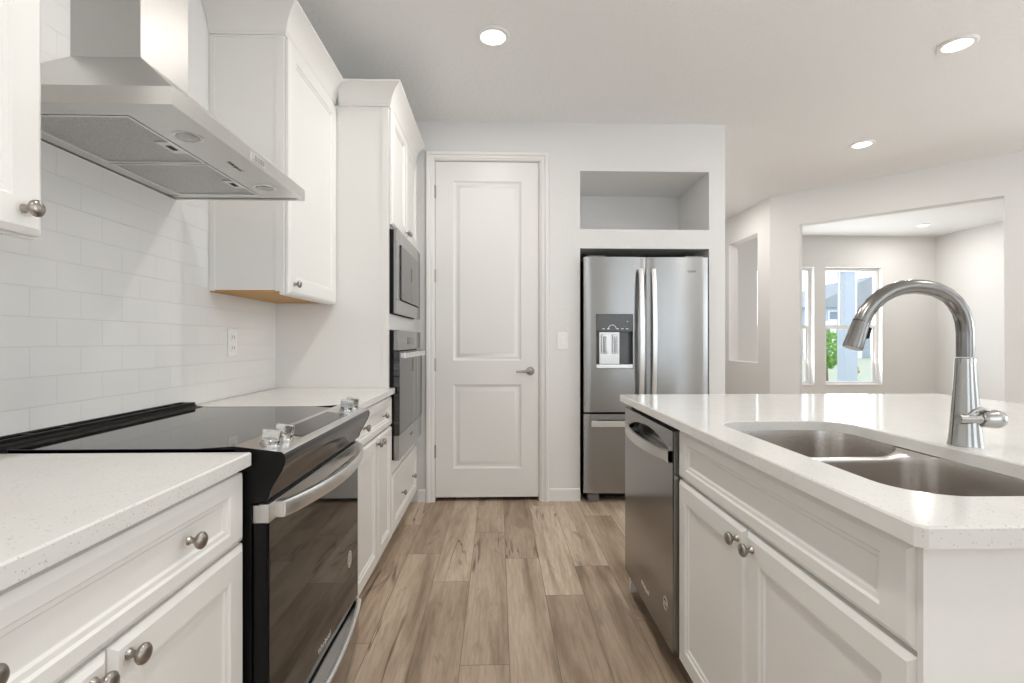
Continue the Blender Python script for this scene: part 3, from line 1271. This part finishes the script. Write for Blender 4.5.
for z in (z0, z1):
    b.bm.faces.new([b.bm.verts.new(p) for p in ((0, .003, z), (WD, .003, z), (WD, .030, z), (0, .030, z))])
bmesh.ops.remove_doubles(b.bm, verts=b.bm.verts, dist=.0002)
dd = b.build('dishwasher_door', M['steel_dark'], dw, 25)
b = MB()
lps = []
for k in range(25):
    u = k / 24
    x = px0 - .012 + (px1 - px0 + .018) * u
    y = -.006 - .030 * math.sin(PI * u) ** .75
    lps.append([(x, y + .008, .752), (x, y - .001, .753), (x, y - .003, .759), (x, y - .003, .787), (x, y - .001, .792), (x, y + .008, .793)])
b.loops(lps)
b.box(px0 - .012, px0 + .012, -.010, .002, .752, .793)
b.box(px1 - .012, px1 + .006, -.010, .002, .752, .793)
b.build('handle', M['steel'], dd)
lettering('logo', 'Whirlpool', .024, M['logo_silver'], dd, (WD / 2, -.0004, .185), (R(90), 0, 0))
lg = MB()
for r_ in (.024, .020):
    lg.loops([[(WD - .075 + r * math.cos(2 * PI * k / 32), y_, .250 + r * math.sin(2 * PI * k / 32)) for k in range(32)] for r, y_ in ((r_, .0001), (r_, -.0007), (r_ - .0015, -.0007), (r_ - .0015, .0001))], True, False, False)
lg.box(WD - .088, WD - .062, -.0007, .0001, .252, .2545)
lg.box(WD - .088, WD - .062, -.0007, .0001, .244, .2465)
lg.build('emblem', M['logo_silver'], dd, label='small round rating emblem')

isl = thing('kitchen_island', 'white panelled island body wrapping round the sink cabinet and dishwasher', 'island', (1.21, 1.5, 0))
MB().box(-.595, .52, IY1 - 1.5 - .019, IY1 - 1.5, 0, .882).build('far_end_panel', M['white_paint'], isl)
MB().box(-.609, .52, .690 - 1.5, .7005 - 1.5, 0, .882).build('near_end_panel', M['white_paint'], isl)
MB().box(.50, .52, IY0 - 1.5, IY1 - 1.5 - .020, 0, .882).build('back_panel', M['white_paint'], isl)

SINK = (.672, 1.062, .785, 1.546)
hole = rrect(*SINK, .095, 8)
outl = [(.578, .655), (2.105, .655), (2.105, 2.338), (.573, 2.338), (.567, .667)]
counter('island_countertop', 'white speckled quartz island countertop around the sink', outl, [hole])

# sink
sk = thing('kitchen_sink', 'stainless double-bowl undermount sink in the island', 'sink', (.867, 1.165, .664))


sx0, sx1 = SINK[0] - .006 - .867, SINK[1] + .006 - .867


def rim_z(x):
    u = min(1, max(0, (min(x - sx0, sx1 - x)) / .10))
    return .2185 - .017 * u * u * (3 - 2 * u)


sides = []
for nm, ya, yb_ in (('near_bowl', SINK[2] - .006, 1.230), ('far_bowl', 1.258, SINK[3] + .006)):
    b = MB()
    lp = []
    ym = (ya + yb_) / 2 - 1.165
    for ins, z, rr in ((0, None, .085), (.002, .194, .084), (.010, .06, .080), (.014, .030, .076), (.026, .010, .066), (.045, .003, .052), (.060, .002, .042)):
        pts = rrect(sx0 + ins, sx1 - ins, ya - 1.165 + ins, yb_ - 1.165 - ins, rr, 8)
        if z is None:
            inner = [(x, y) for x, y in pts if (y > ym) == (nm == 'near_bowl')]
            sides.append(sorted(inner))
            pts = [(x, y, rim_z(x) if (x, y) in inner else .2185) for x, y in pts]
            lp.append(pts)
        else:
            lp.append([(x, y, z) for x, y in pts])
    b.loops(lp, cap0=False)
    bo = b.build(nm, M['steel_sink'], sk, 60)
    MB().lathe([(.044, .0028), (.044, .005), (.036, .0062), (.030, .0045), (.0005, .0035)], (0.06, ym, 0), (0, 0, 1), 28, cap0=False).build('drain', M['faucet_light'], bo)
# saddle between the bowls, rising to the stone at both ends
b = MB()
lps = []
for (xa, y_a), (xb, y_b) in zip(*sides):
    z = rim_z(xa)
    lps.append([(xa, y_a, z), (xa, y_a + (y_b - y_a) * .3, z + .15 * (.2185 - z)), (xa, y_a + (y_b - y_a) * .7, z + .15 * (.2185 - z)), (xb, y_b, z)])
b.loops(lps, close=False, cap0=False, cap1=False)
b.build('divider', M['steel_sink'], sk, 60)
x1 = sx1
lettering('logo', 'KOHLER', .014, M['logo_grey'], sk, (x1 - .010, 1.36 - 1.165, .186), (R(90), 0, R(-90)))

# faucet
fc = thing('kitchen_faucet', 'tall stainless gooseneck pull-down faucet behind the sink', 'faucet', (1.120, 1.168, .914))
b = MB()
b.lathe([(.0345, 0), (.0345, .003), (.0335, .006), (.031, .030), (.0280, .070), (.0245, .120), (.0215, .165), (.0202, .195), (.0198, .208), (.018, .210)], (0, 0, 0), (0, 0, 1), 36)
b.build('faucet_body', M['faucet_light'], fc, 50)


def fpt(u, v):
    """points of the neck, in the plane of the spout"""
    return ((u - 967.5) * 1.2 / 500, 0, 1.163 - (v - 341.5) * 1.2 / 500 - .914)


neck = [(967.5, 357), (967.5, 345), (967.5, 333), (966.3, 322), (962.8, 311.5), (956.8, 302.5), (948.5, 295.2), (938.5, 290.2), (927, 287.6), (915, 286.6), (903, 287.8), (891.5, 291.4), (881.5, 297), (873, 304.2), (866.5, 312.2), (862, 321)]
pts = [fpt(*p) for p in neck]
b = MB()
b.tube(pts, [.0175] * (len(pts) - 1) + [.0172], 20)
b.build('gooseneck', M['faucet'], fc, 60)
b = MB()
b.tube([fpt(862.1, 320.8), fpt(861.5, 322.2)], .0186, 20)
sh = [(861.4, 322.3), (859, 329), (856, 338), (853, 346.5), (852.4, 348.2)]
b.tube([fpt(*p) for p in sh], [.0182, .0190, .0203, .0216, .0205], 20)
sh_o = b.build('spray_head', M['faucet'], fc, 50)
g = MB().box(-.006, .006, -.008, .008, -.014, .014, .003)
g.transform(Matrix.Translation(Vector(fpt(868, 333)) + Vector((-.003, 0, 0))) @ Matrix.Rotation(R(18), 4, 'Y'))
g.build('spray_button', M['black_matte'], sh_o)
b = MB()
zz = .064
b.cyl((-.036, -.020, zz + .002), (.030, -.022, zz + .002), .0115, 20)
b.lathe([(.0125, 0), (.0180, .004), (.0190, .014), (.0215, .030), (.0220, .040), (.019, .050), (.012, .055), (.0005, .057)], (.014, -.020, zz + .002), (1, -.03, 0), 26)
b.build('handle_barrel', M['faucet_light'], fc, 50)
b = MB()
b.tube([(-.014, -.024, zz + .012), (-.004, -.026, zz + .022), (.016, -.026, zz + .026), (.036, -.024, zz + .022)], [.004, .005, .005, .003], 10)
b.build('lever', M['faucet_light'], fc, 50)

# ------------------------------------------------------------------ recessed ceiling lights
M['lamp'] = mat('lamp_lens', (1, 1, 1), .5, emit=(1.0, .95, .87), est=6.0)
spots = [((-.026, 2.617), 'round recessed ceiling light above the aisle near the pantry door', 10),
         ((2.465, 2.617), 'round recessed ceiling light at the upper right corner, above the island', 10),
         ((2.944, 3.965), 'round recessed ceiling light past the island, before the angled wall', 10),
         ((5.827, 6.698), 'small round recessed ceiling light inside the bay room past the opening', 14),
         ((2.30, 5.70), 'added, unseen ceiling light that brightens the hall beyond the refrigerator', 14),  # out of view, added to brighten the dark hall
         ((-.026, 1.32), 'round recessed ceiling light overhead above the range aisle', 10),
         ((-.026, .02), 'round recessed ceiling light overhead above the viewer', 10),
         ((2.465, .9), 'round recessed ceiling light overhead above the island front', 10)]
first = None
for (x, y), lab, pw in spots:
    if first is None:
        first = thing('recessed_light', lab, 'ceiling light', (x, y, H), 0, 'recessed ceiling lights')
        MB().lathe([(.088, 0), (.088, .004), (.082, .009), (.066, .010), (.064, .004), (.064, .0)], (0, 0, 0), (0, 0, -1), 40, cap0=False, cap1=False).build('trim_ring', M['plastic'], first)
        MB().lathe([(.0645, .001), (.0645, .005), (.04, .0075), (.0005, .008)], (0, 0, 0), (0, 0, -1), 36).build('lens', M['lamp'], first)
    else:
        o = copy_tree(first)
        o.location = (x, y, H)
        o['label'] = lab
    a = area('lamp_glow', (x, y, H - .016), (0, 0, 0), .12, .12, pw, (1.0, .95, .89), 'DISK')

# ------------------------------------------------------------------ outside the bay windows
lw = struct(box(-6, 110, 7.7, 110, -.5, -.3).build('ground', M['lawn']), 'pale lawn and street outside')
pc = thing('porch_column', 'pale square porch column outside the bay window', 'column', (6.655, 9.35, -.3))
box(-.115, .115, -.115, .115, .28, 2.85).build('shaft', M['porch'], pc)
box(-.19, .19, -.19, .19, 0, .28, .01).build('base', M['porch'], pc)
box(-.20, .20, -.20, .20, 2.85, 3.0, .01).build('capital', M['porch'], pc)
hs = thing('street_house', 'pale blue neighbouring house across the street', 'house', (34.6, 45, -.3))
box(-6, 5, 0, 8, 0, 4.6).build('walls', M['siding'], hs)
b = MB()
b.prism([(-6.4, 4.6), (5.4, 4.6), (-.5, 7.4)], 1, -.4, 8.4)
b.build('roof', M['roofing'], hs)
b = MB()
b.box(-5.4, -1.0, -2.2, -.01, 2.9, 3.3)
b.build('porch_roof', M['siding_white'], hs)
for x in (-5.2, -2.9, -1.15):
    MB().box(x - .16, x + .16, -2.1, -1.78, 0, 2.9).build('porch_post', M['siding_white'], hs)
for x, z0, z1 in ((-3.9, .9, 2.3), (-4.9, .9, 2.3), (1.2, .9, 2.4), (-3.9, 3.4, 4.3), (-2.0, .9, 2.3)):
    wn_ = MB().box(x - .45, x + .45, -.06, -.005, z0, z1).build('window', M['siding_white'], hs)
    MB().box(x - .36, x + .36, -.075, -.062, z0 + .09, z1 - .09).build('pane', M['house_glass'], wn_)


def foliage(rad, count, size, seed, squash=1.0):
    rnd = random.Random(seed)
    b = MB()
    for _ in range(count):
        d = Vector((rnd.gauss(0, 1), rnd.gauss(0, 1), rnd.gauss(0, 1))).normalized() * rad * rnd.uniform(.45, 1) ** .6
        d.z *= squash
        ax = Vector((rnd.gauss(0, 1), rnd.gauss(0, 1), rnd.gauss(0, 1))).normalized()
        side = ax.orthogonal().normalized()
        up = ax.cross(side)
        s_ = size * rnd.uniform(.6, 1.3)
        vv = [d - up * s_, d + side * s_ * .5, d + up * s_, d - side * s_ * .5]
        fv = [b.bm.verts.new(p) for p in vv] + [b.bm.verts.new(d + ax * s_ * .12)]
        for i in range(4):
            b.bm.faces.new((fv[i], fv[(i + 1) % 4], fv[4]))
    return b


tr = thing('tree', 'small bright green tree outside the bay window', 'tree', (8.82, 13.2, -.3))
fo = foliage(.42, 800, .07, 3, 1.25)
fo.transform(Matrix.Translation((0, 0, 1.25)))
fo.build('foliage', M['leaf'], tr)
MB().tube([(0, 0, 0), (.01, 0, .4), (0, .01, .9), (0, 0, 1.3)], [.05, .045, .035, .02], 10).build('trunk', M['bark'], tr)
sb_ = thing('flower_shrub', 'low shrub with orange flowers outside by the porch column', 'shrub', (11.35, 15.8, -.3))
fo = foliage(.24, 320, .045, 5, .9)
fo.transform(Matrix.Translation((0, 0, .52)))
fo.build('foliage', M['flower'], sb_)
MB().tube([(0, 0, 0), (.01, 0, .25), (0, .01, .5)], [.03, .025, .015], 8).build('stem', M['bark'], sb_)
